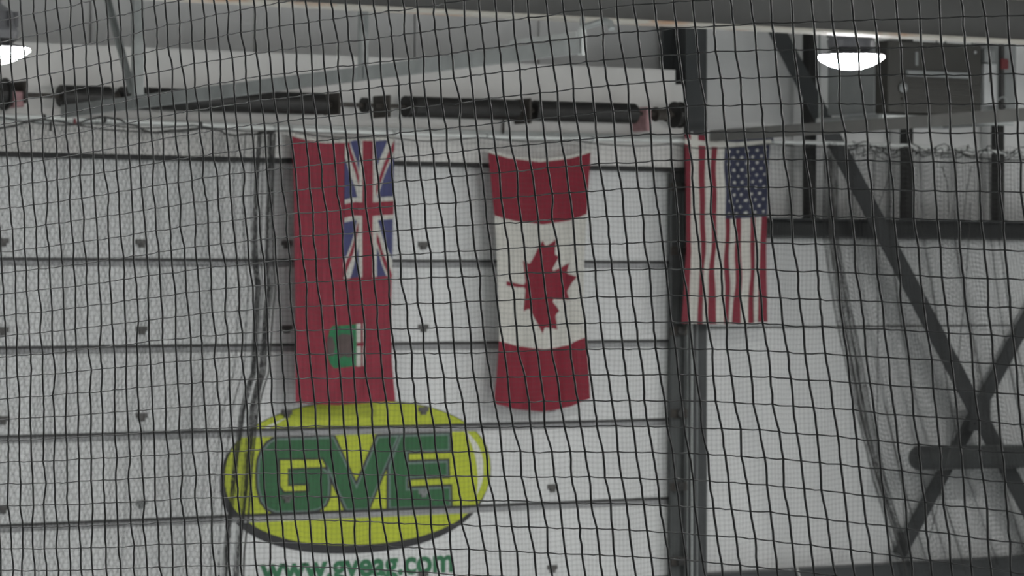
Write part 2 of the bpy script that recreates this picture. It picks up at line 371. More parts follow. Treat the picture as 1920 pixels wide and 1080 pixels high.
obj('end_hook', tube(bmesh.new(), [e, e + Vector((0.03, -0.06, 0.015)), e + Vector((0.05, -0.13, 0.03)), e + Vector((0.055, -0.17, 0.015)), e + Vector((0.05, -0.19, -0.02))], 0.018, 8), 'galv', t1)
obj('end_rod', B((q2.x - 0.012, q2.y - 0.002, q2.z + 0.11), (q2.x + 0.012, q2.y + 0.012, za)), 'galv', t1)
for u, wpx in ((258, 0.045), (681, 0.035)):
    h = PX(u, 150, q1.x); f = (h.y - q1.y) / (q2.y - q1.y); zz = q1.z + (q2.z - q1.z) * f
    bm = bmesh.new(); box(bm, (q1.x - wpx, h.y - 0.002, zz - 0.03), (q1.x + wpx, h.y + 0.003, ZC)); box(bm, (q1.x - wpx, h.y - 0.04, zz - 0.03), (q1.x - wpx + 0.005, h.y, ZC))
    obj('hanger_angle', bm, 'galv', t1)
a_ = PX(205, 20, q1.x - 0.05); b_ = PX(246, 175, q1.x - 0.05)
obj('sway_brace', extrude_profile(bmesh.new(), [(-.02, 0), (.02, 0), (.02, .004), (-.016, .004), (-.016, .03), (-.02, .03)], a_ + (a_ - b_) * 1.3, b_), 'galv', t1)
s1 = PY(1335, 255, -0.53); s2 = PX(1990, 210, s1.x)
t2 = thing('horizontal_track', 'grey door track above the flag of stripes running right under the heater', 'track', (s1.x, (s1.y + s2.y) / 2, s1.z - 0.05))
obj('rail', channel(s2, s1, 0.05, 0.085, 0.005), 'rail_d', t2)
for fr in (0.97,):
    p = s1 + (s2 - s1) * fr
    obj('hanger_angle', B((p.x - 0.02, p.y - 0.003, p.z - 0.03), (p.x + 0.02, p.y + 0.003, ZC)), 'galv', t2)

# ------------------------------------------------------------------ torsion springs on the header
YS = -0.30
def shaft_pt(u):
    v = interp(u, [-60, 0, 620, 720, 985, 1280], [188, 190, 196, 198, 207, 216]); return PY(u, v, YS)
ZSH = shaft_pt(680).z
def sp(u): return Vector((PY(u, 200, YS).x, YS, ZSH + (u - 680) * 0.000012))
def spring_body(u0, u1, rad, name, parent):
    p0, p1 = sp(u0), sp(u1); Lh = (p1 - p0).length; n = int(Lh / 0.014); prof = [(rad * 0.55, 0)]
    for k in range(n):
        h = Lh * (k + 0.5) / n; prof += [(rad * 0.93, h - Lh / n * 0.45), (rad, h), ]
    prof.append((rad * 0.93, Lh)); prof.append((rad * 0.55, Lh + 0.002))
    return obj(name, lathe(bmesh.new(), prof, p0, p1 - p0, 18), 'spring', parent, True)
def disc(u, r, wd, m, name, parent, flange=True):
    p = sp(u); prof = [(r, -wd / 2), (r, wd / 2)] if not flange else [(r, -wd / 2), (r, -wd / 2 + 0.012), (r * 0.8, -wd / 2 + 0.014), (r * 0.8, wd / 2 - 0.014), (r, wd / 2 - 0.012), (r, wd / 2)]
    return obj(name, lathe(bmesh.new(), prof, p, (1, 0, 0), 20), m, parent)
def plate(u, hw, z0, z1, m, name, parent, y0=-0.17, y1=-0.39):
    p = sp(u); return obj(name, B((p.x - hw, y1, p.z + z0), (p.x + hw, y0, p.z + z1), 0.006), m, parent)
sr = thing('torsion_spring_shaft', 'dark torsion springs on a shaft over the red maple leaf flag', 'door spring', sp(1000) - UP * 0.1, 'torsion spring shafts above the door')
obj('shaft', tube(bmesh.new(), [sp(703), sp(1290)], 0.0155, 10), 'bracket', sr)
s_a = spring_body(772, 968, 0.076, 'spring', sr); s_b = spring_body(1000, 1190, 0.076, 'spring', sr)
disc(765, 0.078, 0.05, 'spring', 'winding_cone', sr)
plate(984, 0.010, -0.10, 0.085, 'bracket', 'bearing_bracket', sr, -0.17, -0.38)
plate(961, 0.008, -0.17, -0.02, 'bracket', 'safety_strap', sr, -0.17, -0.19)
plate(1208, 0.022, -0.13, 0.05, 'pink', 'red_bracket', sr, -0.17, -0.36)
disc(1240, 0.055, 0.12, 'bracket', 'stationary_cone', sr)
disc(1270, 0.10, 0.07, 'spring', 'cable_drum', sr)
sl = thing('torsion_spring_shaft', 'dark torsion springs on a shaft at the left behind the slanting track', 'door spring', sp(330) - UP * 0.1, 'torsion spring shafts above the door')
obj('shaft', tube(bmesh.new(), [sp(-120), sp(698)], 0.0155, 10), 'bracket', sl)
spring_body(112, 205, 0.076, 'spring', sl); spring_body(225, 604, 0.078, 'spring', sl)
plate(38, 0.010, -0.06, 0.09, 'bracket', 'bearing_bracket', sl); plate(28, 0.04, -0.085, 0.02, 'pink', 'red_bracket', sl, -0.17, -0.36)
disc(-5, 0.11, 0.12, 'spring', 'cable_drum', sl); disc(214, 0.04, 0.05, 'bracket', 'centre_cone', sl)
plate(625, 0.010, -0.075, 0.08, 'bracket', 'bearing_bracket', sl)
disc(684, 0.055, 0.035, 'spring', 'coupling', sl)
plate(719, 0.010, -0.085, 0.075, 'bracket', 'bearing_bracket', sr)

# ------------------------------------------------------------------ sign painted on the door (flat print, layered sheets)
def cut_bands(bm):
    """leave only what lies on the flat faces of the door sections"""
    for z0, z1 in [(sec_faces[k + 1][1], sec_faces[k][0]) for k in range(len(sec_faces) - 1)]:
        for zc in (z0, z1): bmesh.ops.bisect_plane(bm, geom=bm.verts[:] + bm.edges[:] + bm.faces[:], plane_co=(0, 0, zc), plane_no=(0, 0, 1))
        kill = [f for f in bm.faces if z0 < f.calc_center_median().z < z1]
        bmesh.ops.delete(bm, geom=kill, context='FACES')
def door_poly(name, polys, m, layer, parent, pix=True):
    y = -0.0012 - 0.0012 * layer
    bm = bmesh.new()
    for pl in polys: poly_mesh(bm, [PY(u, v, 0) + Vector((0, y, 0)) for u, v in pl] if pix else [Vector((x, y, z)) for x, z in pl])
    bmesh.ops.triangulate(bm, faces=bm.faces[:]); cut_bands(bm)
    for f in bm.faces:
        f.normal_update()
        if f.normal.y > 0: f.normal_flip()
    return obj(name, bm, m, parent)
def offset_poly(pts, d):
    n = len(pts); P = [Vector(p) for p in pts]; area = sum(P[i].x * P[(i + 1) % n].y - P[(i + 1) % n].x * P[i].y for i in range(n))
    sgn = 1 if area > 0 else -1; out = []
    for i in range(n):
        e1 = (P[i] - P[i - 1]).normalized(); e2 = (P[(i + 1) % n] - P[i]).normalized()
        n1 = Vector((e1.y, -e1.x)) * sgn; n2 = Vector((e2.y, -e2.x)) * sgn; b = n1 + n2
        k = d / max(0.35, (1 + n1.dot(n2)) / 2 * b.length) if b.length > 1e-6 else d
        b = b.normalized() if b.length > 1e-6 else n1
        out.append(tuple(P[i] + b * min(abs(d) * 2.2, abs(d) / max(0.3, b.dot(n1))) * (1 if d > 0 else -1)))
    return out
oc = PY(668, 885, 0)
sign = thing('painted_sign', 'yellow oval sign with green letters GVE painted on the white door', 'sign', (oc.x, -0.002, PY(668, 1075, 0).z))
rx = (PY(919, 875, 0).x - PY(421, 890, 0).x) / 2; cx = (PY(919, 875, 0).x + PY(421, 890, 0).x) / 2
rz = (PY(680, 752, 0).z - PY(680, 1021, 0).z) / 2; cz = (PY(680, 752, 0).z + PY(680, 1021, 0).z) / 2
def ell(cx, cz, rx, rz, n=72, p=2.25):
    out = []
    for k in range(n):
        a = 2 * math.pi * k / n; c, s = math.cos(a), math.sin(a)
        out.append((cx + rx * math.copysign(abs(c) ** (2 / p), c), cz + rz * math.copysign(abs(s) ** (2 / p), s)))
    return out
door_poly('shadow_oval', [ell(cx - 0.028, cz - 0.040, rx + 0.012, rz + 0.022)], 's_black', 0, sign, False)
door_poly('oval_outline', [ell(cx, cz, rx + 0.006, rz + 0.006)], 's_black', 1, sign, False)
door_poly('yellow_oval', [ell(cx, cz, rx, rz)], 's_yellow', 2, sign, False)
def arc(a0, a1, w0):
    n = 20; o_, i_ = [], []
    for k in range(n + 1):
        a = math.radians(a0 + (a1 - a0) * k / n); t = w0 * math.sin(math.pi * k / n)
        c, s = math.cos(a), math.sin(a); e = 2 / 2.25
        ex, ez = math.copysign(abs(c) ** e, c), math.copysign(abs(s) ** e, s)
        o_.append((cx + rx * 0.945 * ex, cz + rz * 0.93 * ez)); i_.append((cx + rx * (0.945 - t) * ex, cz + rz * (0.93 - t) * ez))
    return o_ + i_[::-1]
door_poly('highlight', [arc(38, -22, 0.055)], 's_white', 3, sign, False); door_poly('highlight', [arc(150, 122, 0.03)], 's_white', 3, sign, False)
Gp = [(480, 890), (482, 862), (489, 843), (500, 829), (514, 820), (625, 818), (641, 851), (608, 878), (617, 884), (619, 905), (618, 930), (611, 947), (597, 957), (575, 961), (515, 962), (498, 955), (487, 940), (481, 915)]
Vp = [(583, 818), (626, 817), (667, 906), (706, 816), (750, 814), (722, 880), (690, 957), (647, 958)]
Ep = [(748, 814), (843, 811), (844, 846), (764, 849), (764, 865), (840, 862), (841, 894), (764, 898), (764, 914), (845, 910), (846, 951), (726, 955), (726, 872)]
Cc = [(524, 863), (603, 862), (609, 875), (538, 878), (538, 911), (575, 910), (575, 919), (532, 921), (525, 912)]
for nm, P_ in (('letter_g', Gp), ('letter_v', Vp), ('letter_e', Ep)):
    k = {'letter_g': 0, 'letter_v': 0.3, 'letter_e': 0.6}[nm]
    L = door_poly(nm, [offset_poly(P_, 2.2)], 's_black', 4 + k, sign)
    door_poly('bevel', [offset_poly(P_, -1.5)], 's_grey', 5 + k, L)
    door_poly('face', [[(u + 0.3, v + 0.6) for u, v in offset_poly(P_, -4.8)]], 's_green', 6 + k, L)
    if nm == 'letter_g':
        door_poly('counter_edge', [offset_poly(Cc, 3.5)], 's_black', 7, L); door_poly('counter', [Cc], 's_yellow', 8, L)
# web address under the oval
fc = bpy.data.curves.new('web_address', 'FONT'); fc.body = 'www.gveag.com'; fc.size = 1.0; fc.offset = 0.034; fc.resolution_u = 6
fo = bpy.data.objects.new('web_address_text', fc); COL.objects.link(fo)
bpy.context.view_layer.update()
tm = bpy.data.meshes.new_from_object(fo.evaluated_get(bpy.context.evaluated_depsgraph_get()))
bpy.data.objects.remove(fo)
bm = bmesh.new(); bm.from_mesh(tm); bpy.data.meshes.remove(tm)
x0 = min(v.co.x for v in bm.verts); x1 = max(v.co.x for v in bm.verts)
xh = 0.53
ua, ub = PY(487, 1075, 0), PY(850, 1055, 0)
zbase = PY(845, 1071, 0).z; zx = PY(845, 1038, 0).z; sz = (zx - zbase) / xh; sx = (ub.x - ua.x) / (x1 - x0)
for v in bm.verts: v.co = Vector((ua.x + (v.co.x - x0) * sx, -0.0012, zbase + v.co.y * sz))
cut_bands(bm)
for f in bm.faces:
    f.normal_update()
    if f.normal.y > 0: f.normal_flip()
obj('web_address', bm, 's_text', sign)

# ------------------------------------------------------------------ cable from which nets and flags hang
YCB = -0.24
cab_px = [(-240, 203), (0, 216), (300, 230), (640, 246), (960, 257), (1280, 264), (1530, 267), (1720, 274), (1885, 286), (2100, 300)]
def cab_v(u): return interp(u, [c[0] for c in cab_px], [c[1] for c in cab_px])
cb = thing('hanging_cable', 'taut white cable strung across the wall carrying the flags and nets', 'cable', PY(900, 256, YCB))
obj('cable_line', tube(bmesh.new(), [PY(u, v, YCB) for u, v in cab_px], 0.015, 10), 'cable', cb, True)
for u in (82, 195, 375, 515, 545, 738, 912, 1110, 1283, 1447, 1600):
    p = PY(u, cab_v(u), YCB)
    obj('clip', lathe(bmesh.new(), [(0.017, -0.012), (0.022, -0.008), (0.022, 0.008), (0.017, 0.012)], p, (1, 0, 0), 10), 'galv_l' if u > 500 else 'steel_black', cb)
p = PY(524, 262, YCB - 0.02)
obj('snap_hook', tube(bmesh.new(), [p + Vector((0.012 * math.sin(a), 0, 0.026 * math.cos(a))) for a in np.linspace(0, 2 * math.pi, 13)], 0.006, 6, False), 'cable', cb)

# ------------------------------------------------------------------ flags
def clip_poly(poly, x0, y0, x1, y1):
    def cut(P, inside, inter):
        out = []
        for i in range(len(P)):
            a, b = P[i - 1], P[i]
            if inside(b):
                if not inside(a): out.append(inter(a, b))
                out.append(b)
            elif inside(a): out.append(inter(a, b))
        return out
    def ix(c): return lambda a, b: (c, a[1] + (b[1] - a[1]) * (c - a[0]) / (b[0] - a[0]))
    def iy(c): return lambda a, b: (a[0] + (b[0] - a[0]) * (c - a[1]) / (b[1] - a[1]), c)
    for ins, it in ((lambda p: p[0] >= x0, ix(x0)), (lambda p: p[0] <= x1, ix(x1)), (lambda p: p[1] >= y0, iy(y0)), (lambda p: p[1] <= y1, iy(y1))):
        if poly: poly = cut(poly, ins, it)
    return poly
class Flag:
    """cloth of size 1 x 1 in (a across, b down); pixel outline gives width and hang, fold() gives depth"""
    def __init__(s, left, right, top, bot, y, fold, warp=None):
        s.left, s.right, s.top, s.bot, s.y, s.fold, s.warp = left, right, top, bot, y, fold, warp
    def at(s, a, b, off=0.0):
        a2 = a + (s.warp(a, b) if s.warp else 0)
        l = interp(b, *s.left); r = interp(b, *s.right); t = interp(a, *s.top); q = interp(a, *s.bot)
        p = PY(l + (r - l) * a2, t + (q - t) * b, s.y); d = s.fold(a, b)
        p.y += d - off; return p
    def sheet(s, polys, off, na=36, nb=72):
        bm = bmesh.new()
        for pl in polys:
            if len(pl) >= 3: poly_mesh(bm, [Vector((a, b, 0)) for a, b in pl])
        bmesh.ops.triangulate(bm, faces=bm.faces[:])
        xs_ = [v.co.x for v in bm.verts]; ys_ = [v.co.y for v in bm.verts]
        for k in range(na + 1):
            c = k / na
            if min(xs_) < c < max(xs_): bmesh.ops.bisect_plane(bm, geom=bm.verts[:] + bm.edges[:] + bm.faces[:], plane_co=(c, 0, 0), plane_no=(1, 0, 0))
        for k in range(nb + 1):
            c = k / nb
            if min(ys_) < c < max(ys_): bmesh.ops.bisect_plane(bm, geom=bm.verts[:] + bm.edges[:] + bm.faces[:], plane_co=(0, c, 0), plane_no=(0, 1, 0))
        for v in bm.verts: v.co = s.at(v.co.x, v.co.y, off)
        for f in bm.faces:
            f.normal_update()
            if f.normal.y > 0: f.normal_flip()
        bmesh.ops.remove_doubles(bm, verts=bm.verts[:], dist=0.0002)
        return bm
def rect(a0, b0, a1, b1): return [(a0, b0), (a1, b0), (a1, b1), (a0, b1)]
YF = -0.23
# --- red flag with the union canton and the shield
mf = Flag(([0, .2, .45, .7, 1], [548, 551, 552, 554, 557]), ([0, .25, .5, .7, .85, 1], [738, 737, 735, 733, 735, 741]),
          ([0, .15, .35, .5, .6, .8, 1], [255, 264, 269, 268, 263, 265, 262]), ([0, .4, 1], [755, 760, 752]), YF - 0.02,
          lambda a, b: 0.014 * math.sin(9 * a + 1.5 * b) * (0.4 + 0.6 * b) + 0.010 * math.sin(23 * a - 4 * b) + 0.006 * math.sin(47 * a + 6 * b) + 0.008 * math.sin(7 * b) * a,
          lambda a, b: 0.02 * math.sin(3.1 * a) * math.exp(-b * 9) * math.sin(14 * a))
fm = thing('hanging_flag', 'long red flag with a union canton and green shield, hanging above the oval sign', 'flag', mf.at(0.5, 1.0))
obj('red_field', mf.sheet([rect(0, 0, 1, 1)], 0), 'f_red_m', fm, True)
A0, A1, B0, B1 = 0.492, 1.0, 0.0, 0.520       # canton; its long axis runs down the cloth
def cm(p, q): return (A0 + (A1 - A0) * q, B0 + (B1 - B0) * p / 2.0)   # p 0..2 along, q 0..1 across
def diag(pa, qa, pb, qb, o0, o1):
    d = Vector((pb - pa, qb - qa)).normalized(); n = Vector((-d.y, d.x)); P0 = Vector((pa, qa)) - d * 0.3; P1 = Vector((pb, qb)) + d * 0.3
    pl = [P0 + n * o0, P1 + n * o0, P1 + n * o1, P0 + n * o1]
    return clip_poly([tuple(x) for x in pl], 0, 0, 2, 1)
def half(pl, p0, p1, q0, q1): return clip_poly(pl, p0, q0, p1, q1)
cn = obj('canton', mf.sheet([rect(A0, B0, A1, B1)], 0.003), 'f_blue', fm, True)
tomap = lambda pls: [[cm(p, q) for p, q in pl] for pl in pls if len(pl) >= 3]
obj('white_saltire', mf.sheet(tomap([diag(0, 0, 2, 1, -.10, .10)]), 0.005), 'f_white', cn, True)
obj('white_saltire', mf.sheet(tomap([diag(0, 1, 2, 0, -.10, .10)]), 0.0054), 'f_white', cn, True)
reds = [half(diag(0, 0, 2, 1, 0, .067), 0, 1, 0, 1), half(diag(0, 0, 2, 1, -.067, 0), 1, 2, 0, 1), half(diag(0, 1, 2, 0, 0, .067), 0, 1, 0, 1), half(diag(0, 1, 2, 0, -.067, 0), 1, 2, 0, 1)]
obj('red_saltire', mf.sheet(tomap(reds), 0.0075), 'f_red_m', cn, True)
obj('white_cross', mf.sheet(tomap([[(0, .333), (.833, .333), (.833, 0), (1.167, 0), (1.167, .333), (2, .333), (2, .667), (1.167, .667), (1.167, 1), (.833, 1), (.833, .667), (0, .667)]]), 0.009), 'f_white', cn, True)
obj('red_cross', mf.sheet(tomap([[(0, .4), (.9, .4), (.9, 0), (1.1, 0), (1.1, .4), (2, .4), (2, .6), (1.1, .6), (1.1, 1), (.9, 1), (.9, .6), (0, .6)]]), 0.0105), 'f_red_m', cn, True)
def mpx(u, v):
    b = (v - 262) / 494.0; l = interp(b, *mf.left); r = interp(b, *mf.right); return ((u - l) / (r - l), b)
sh = obj('shield', mf.sheet([[mpx(*p) for p in ((668, 607), (668, 685), (622, 686), (616, 678), (612, 664), (610, 646), (612, 628), (616, 614), (621, 606))]], 0.004), 'f_green', fm, True)
obj('shield_chief', mf.sheet([[mpx(*p) for p in ((667, 606), (687, 606), (687, 686), (667, 686))]], 0.006), 'f_white', sh, True)
obj('chief_cross', mf.sheet([[mpx(*p) for p in ((676, 605), (681, 605), (681, 641), (689, 641), (689, 648), (681, 648), (680, 687), (676, 687), (676, 648), (667, 648), (667, 641), (676, 641))]], 0.008), 'f_red_m', sh, True)
obj('bison', mf.sheet([[mpx(*p) for p in ((633, 625), (641, 622), (650, 624), (660, 627), (662, 634), (658, 645), (661, 655), (660, 666), (652, 668), (645, 664), (637, 668), (630, 665), (634, 655), (629, 645), (632, 636), (626, 631))]], 0.006), 'f_brown', sh, True)
obj('motto_rock', mf.sheet([[mpx(*p) for p in ((609, 640), (612, 628), (620, 627), (624, 645), (621, 664), (612, 663))]], 0.007), 'f_brown', sh, True)
obj('header_tape', mf.sheet([rect(0, -0.013, 1, 0.0)], 0.002), 'f_white', fm, True)

# --- maple leaf flag
cf = Flag(([0, .25, .41, .75, .88, 1], [915, 927, 932, 938, 934, 929]), ([0, .25, .4, .6, .75, 1], [1108, 1101, 1096, 1093, 1097, 1104]),
          ([0, .2, .5, .8, 1], [286, 297, 304, 297, 286]), ([0, .2, .5, .8, 1], [757, 767, 772, 763, 747]), YF - 0.02,
          lambda a, b: 0.030 * math.sin(math.pi * a) * (0.3 + math.sin(math.pi * b)) * -1 + 0.010 * math.sin(15 * a + 2 * b) * (0.3 + b) + 0.007 * math.sin(34 * a - 5 * b) * (0.3 + b))
fcn = thing('hanging_flag', 'red and white maple leaf flag hanging in the middle of the wall', 'flag', cf.at(0.5, 1.0))
obj('red_band', cf.sheet([rect(0, 0, 1, 0.25)], 0), 'f_red_c', fcn, True)
obj('white_band', cf.sheet([rect(0, 0.25, 1, 0.75)], 0), 'f_white', fcn, True)
obj('red_band', cf.sheet([rect(0, 0.75, 1, 1)], 0), 'f_red_c', fcn, True)
obj('header_tape', cf.sheet([rect(0, -0.012, 1, 0.0)], 0.001), 'f_white', fcn, True)
seg = [(45, -863), (-111, -98), (-859, 151), (116, -320), (-20, -73), (-941, -762), (212, -99), (34, -79), (-186, -572), (542, 115), (73, -38), (105, -247), (423, 454), (111, -57), (-204, -1052), (327, 189), (91, -27), (332, -652)]
pts = [(-90, 2030)]
for dx_, dy_ in seg: pts.append((pts[-1][0] + dx_, pts[-1][1] + dy_))
leaf = pts + [(-x, y) for x, y in pts[-2::-1]]
ymin = min(p[1] for p in leaf); ymax = max(p[1] for p in leaf); xmax = max(p[0] for p in leaf)
def cpx(u, v):
    b = (v - 300) / 468.0; b = b if abs(b) > 0 else 0; l = interp(b, *cf.left); r = interp(b, *cf.right); return ((u - l) / (r - l), b)
# the leaf lies on its side: its stem points left, its tip right
lp = []
for x, y in leaf:
    u = 949 + (ymax - y) / (ymax - ymin) * (1081 - 949); v = 534.5 + x / xmax * 87.5 - (u - 1015) * 0.06
    lp.append(cpx(u, v))
obj('maple_leaf', cf.sheet([lp], 0.004), 'f_red_c', fcn, True)

for a, u in ((0.0, 912), (1.0, 1110)):
    c0 = cf.at(a, 0.0, 0.002); obj('tie_cord', tube(bmesh.new(), [c0, PY(u, cab_v(u) + 6.5, YCB)], 0.004, 5), 'white_cord', fcn)
# --- flag of stars and stripes, folded over the cable
uf = Flag(([0, .3, .6, .85, 1], [1284, 1286, 1287, 1283, 1281]), ([0, .3, .6, 1], [1445, 1441, 1438, 1437]),
          ([0, .3, .6, 1], [270, 275, 276, 271]), ([0, .5, .8, 1], [606, 608, 606, 603]), YCB - 0.035,
          lambda a, b: (0.022 * math.sin(21 * a + 1.3 * b) + 0.012 * math.sin(40 * a - 3 * b)) * (0.35 + 0.65 * b),
          lambda a, b: 0.012 * math.sin(11 * b + 9 * a) * (0.3 + b) * math.sin(math.pi * a) + 0.006 * math.sin(23 * b + 5 * a) * math.sin(math.pi * a))
fu = thing('hanging_flag', 'flag of red and white stripes with white stars on navy, by the column', 'flag', uf.at(0.5, 1.0))
W13 = 1 / 13.0
cf_a, cf_b = 6 * W13, 0.405
for k in range(13):
    b0 = cf_b if k >= 6 else 0.0
    obj('stripe', uf.sheet([rect(k * W13, b0, (k + 1) * W13, 1)], 0, 52, 60), 'f_red_u' if k % 2 == 0 else 'f_white', fu, True)
cnu = obj('canton', uf.sheet([rect(cf_a, 0, 1, cf_b)], 0, 52, 60), 'f_navy', fu, True)
def star(a, b, ra, rb):
    return [(a + (ra if k % 2 == 0 else ra * .42) * math.cos(k * math.pi / 5), b + (rb if k % 2 == 0 else rb * .42) * math.sin(k * math.pi / 5)) for k in range(10)]
for c in range(11):
    n = 5 if c % 2 == 0 else 4
    for r in range(n):
        a = cf_a + (1 - cf_a) * ((r + 0.5) / 5 if n == 5 else (r + 1) / 5.0); b = cf_b * (c + 0.75) / 11.6
        obj('star', uf.sheet([star(a, b, 0.028, 0.0125)], 0.0025, 52, 60), 'f_white', cnu)
obj('header_tape', uf.sheet([rect(-0.01, -0.028, 1.01, 0.0)], 0.006, 52, 60), 'f_white', fu, True)
# short end thrown over the cable behind the header
for k in range(13):
    if k >= 6: continue
    obj('folded_stripe', uf.sheet([rect(k * W13, -0.058, (k + 1) * W13, -0.020)], 0.002, 52, 60), 'f_red_u' if k % 2 == 0 else 'f_white', fu, True)
obj('folded_canton', uf.sheet([rect(cf_a, -0.058, 1.03, -0.020)], 0.002, 52, 60), 'f_navy', fu, True)

# ------------------------------------------------------------------ nets
def strands(lines_list, r, sides):
    """many poly-lines (n x k x 3 arrays) with their two cross axes -> one mesh"""
    V, Fc, base = [], [], 0
    for P, ax, bx, rr in lines_list:
        n, k, _ = P.shape; ax = np.array(ax); bx = np.array(bx); ring = np.empty((n, k, sides, 3))
        for s in range(sides):
            t = 2 * math.pi * s / sides + 0.5; ring[:, :, s, :] = P + rr * (math.cos(t) * ax + math.sin(t) * bx)
        idx = base + np.arange(n * k * sides).reshape(n, k, sides); nx = np.roll(idx, -1, axis=2)
        q = np.stack([idx[:, :-1], nx[:, :-1], nx[:, 1:], idx[:, 1:]], axis=-1).reshape(-1, 4)
        V.append(ring.reshape(-1, 3)); Fc.append(q); base += n * k * sides
    V = np.concatenate(V); Fc = np.concatenate(Fc)
    me = bpy.data.meshes.new('netting'); me.vertices.add(len(V)); me.vertices.foreach_set('co', V.ravel())
    me.loops.add(len(Fc) * 4); me.polygons.add(len(Fc))
    me.loops.foreach_set('vertex_index', Fc.ravel().astype(np.int32)); me.polygons.foreach_set('loop_start', (np.arange(len(Fc)) * 4).astype(np.int32))
    me.polygons.foreach_set('use_smooth', np.ones(len(Fc), dtype=bool))
    me.update(calc_edges=True); me.validate(); return me
def net_obj(name, me, m, parent=None):
    me.materials.append(M[m]); return link_mesh(name, me, parent)

# --- near net in front of the camera, standing obliquely, nearer at the right
PHI = math.radians(48); DN = 5.8; MESH = 0.04
T = RT * math.cos(PHI) - FW * math.sin(PHI); N = RT * math.sin(PHI) + FW * math.cos(PHI)
ni, nj = 92, 42
I, J = np.meshgrid(np.arange(ni), np.arange(nj), indexing='ij')
s_ = (I - 50) * 0.0388 + 0.0176; z_ = -(J - 21) * 0.0404 - 0.0127
s_ = s_ - 0.136 * z_ + 0.002 * np.sin(I * 0.31 + J * 0.17) + 0.002 * np.sin(J * 0.35 + I * 0.05)
dep = DN - s_ * math.sin(PHI); u_ = 960 + FPX * s_ * math.cos(PHI) / dep
dv = 0.0000885 / 2 * (u_ - 1300) ** 2
z2 = z_ - dv * dep / FPX + 0.003 * np.sin(I * 0.22 + 1.0) + 0.0015 * np.sin(J * 0.5 + I * 0.11)
jit = np.random.normal(0, 1, (3, ni, nj))
s_ = s_ + jit[0] * 0.0005; z2 = z2 + jit[1] * 0.0006; n_ = jit[2] * 0.002 + 0.03 * np.sin(I * 0.09) * np.sin(J * 0.08 + 1)
ctr = np.array(CAM + FW * DN)
Pn = ctr + s_[..., None] * np.array(T) + n_[..., None] * np.array(N) + z2[..., None] * np.array((0, 0, 1.0))
def refine(P, amp):
    """two points between knots, so the cords bow slightly from knot to knot"""
    n, k, _ = P.shape; out = np.empty((n, (k - 1) * 3 + 1, 3)); out[:, ::3] = P
    for q in (1, 2):
        out[:, q::3] = P[:, :-1] + (P[:, 1:] - P[:, :-1]) * q / 3 + np.random.normal(0, amp, (n, k - 1, 3))
    return out
vert = refine(Pn, 0.00045); hor = refine(np.transpose(Pn, (1, 0, 2)), 0.0004)
hor[:, 1::3, 2] -= 0.0007; hor[:, 2::3, 2] -= 0.0007
me = strands([(vert, T, N, 0.00185), (hor, (0, 0, 1), N, 0.0011)], 0, 6)
near = thing('safety_net', 'near black knotted safety net filling the whole view in front of everything', 'net', Vector(Pn.reshape(-1, 3).min(axis=0)))
ORG[near] = Vector(near.location)
net_obj('mesh_cords', me, 'cord', near)
# knots: one small octahedral lump on every crossing, joined
kv = np.array([(1, 0, 0), (0, 1, 0), (-1, 0, 0), (0, -1, 0), (0, 0, 1), (0, 0, -1)], float)
kf = np.array([(0, 1, 4), (1, 2, 4), (2, 3, 4), (3, 0, 4), (1, 0, 5), (2, 1, 5), (3, 2, 5), (0, 3, 5)])
PP = Pn.reshape(-1, 3); sc = 0.0026 * (1 + 0.2 * np.random.rand(len(PP)))
KV = (PP[:, None, :] + kv[None] * sc[:, None, None] * np.array((1, 1, 1.25))).reshape(-1, 3); KF = (kf[None] + 6 * np.arange(len(PP))[:, None, None]).reshape(-1, 3)
me = bpy.data.meshes.new('knots'); me.from_pydata(KV.tolist(), [], KF.tolist()); me.update()
for p in me.polygons: p.use_smooth = True
tag(net_obj('knots', me, 'cord', near), kind='stuff')

# --- fine square net hanging from the cable across the whole wall
YN = -0.46
xa, xb = PY(-260, 500, YN).x, PY(2120, 500, YN).x
nx_ = int((xb - xa) / 0.038); nz_ = 86
X0 = xa + np.arange(nx_) * 0.038
us = 960 + FPX * ((X0 * math.cos(TH) - YN * math.sin(TH)) / (D0 + X0 * math.sin(TH) + YN * math.cos(TH)))
topz = np.array([PY(u, cab_v(u) + 4 + 7 * abs(math.sin(u * 0.0175)) + 3 * math.sin(u * .011), YN).z for u in us])
I, J = np.meshgrid(np.arange(nx_), np.arange(nz_), indexing='ij')
Xn = X0[:, None] + 0.012 * np.sin(J * 0.11 + I * 0.03) + 0.006 * np.sin(I * 0.4 + J * 0.2); Zn = topz[:, None] - J * 0.038 + 0.01 * np.sin(I * 0.12) * J / nz_
Yn = YN + 0.03 * np.sin(I * 0.18 + J * 0.02) + 0.02 * np.sin(I * 0.5)
Pf = np.stack([Xn, Yn, Zn], axis=-1)
fn = thing('fine_net', 'fine square mesh net hanging from the white cable in front of the flags and door', 'net', (0, YN, float(Zn.min())))
me = strands([(Pf, (1, 0, 0), (0, 1, 0), 0.0010), (np.transpose(Pf, (1, 0, 2)), (0, 0, 1), (0, 1, 0), 0.0010)], 0, 3)
net_obj('mesh_cords', me, 'cord_f', fn)
obj('top_rope', tube(bmesh.new(), [Pf[i, 0] for i in range(0, nx_, 2)], 0.005, 5), 'rope', fn)

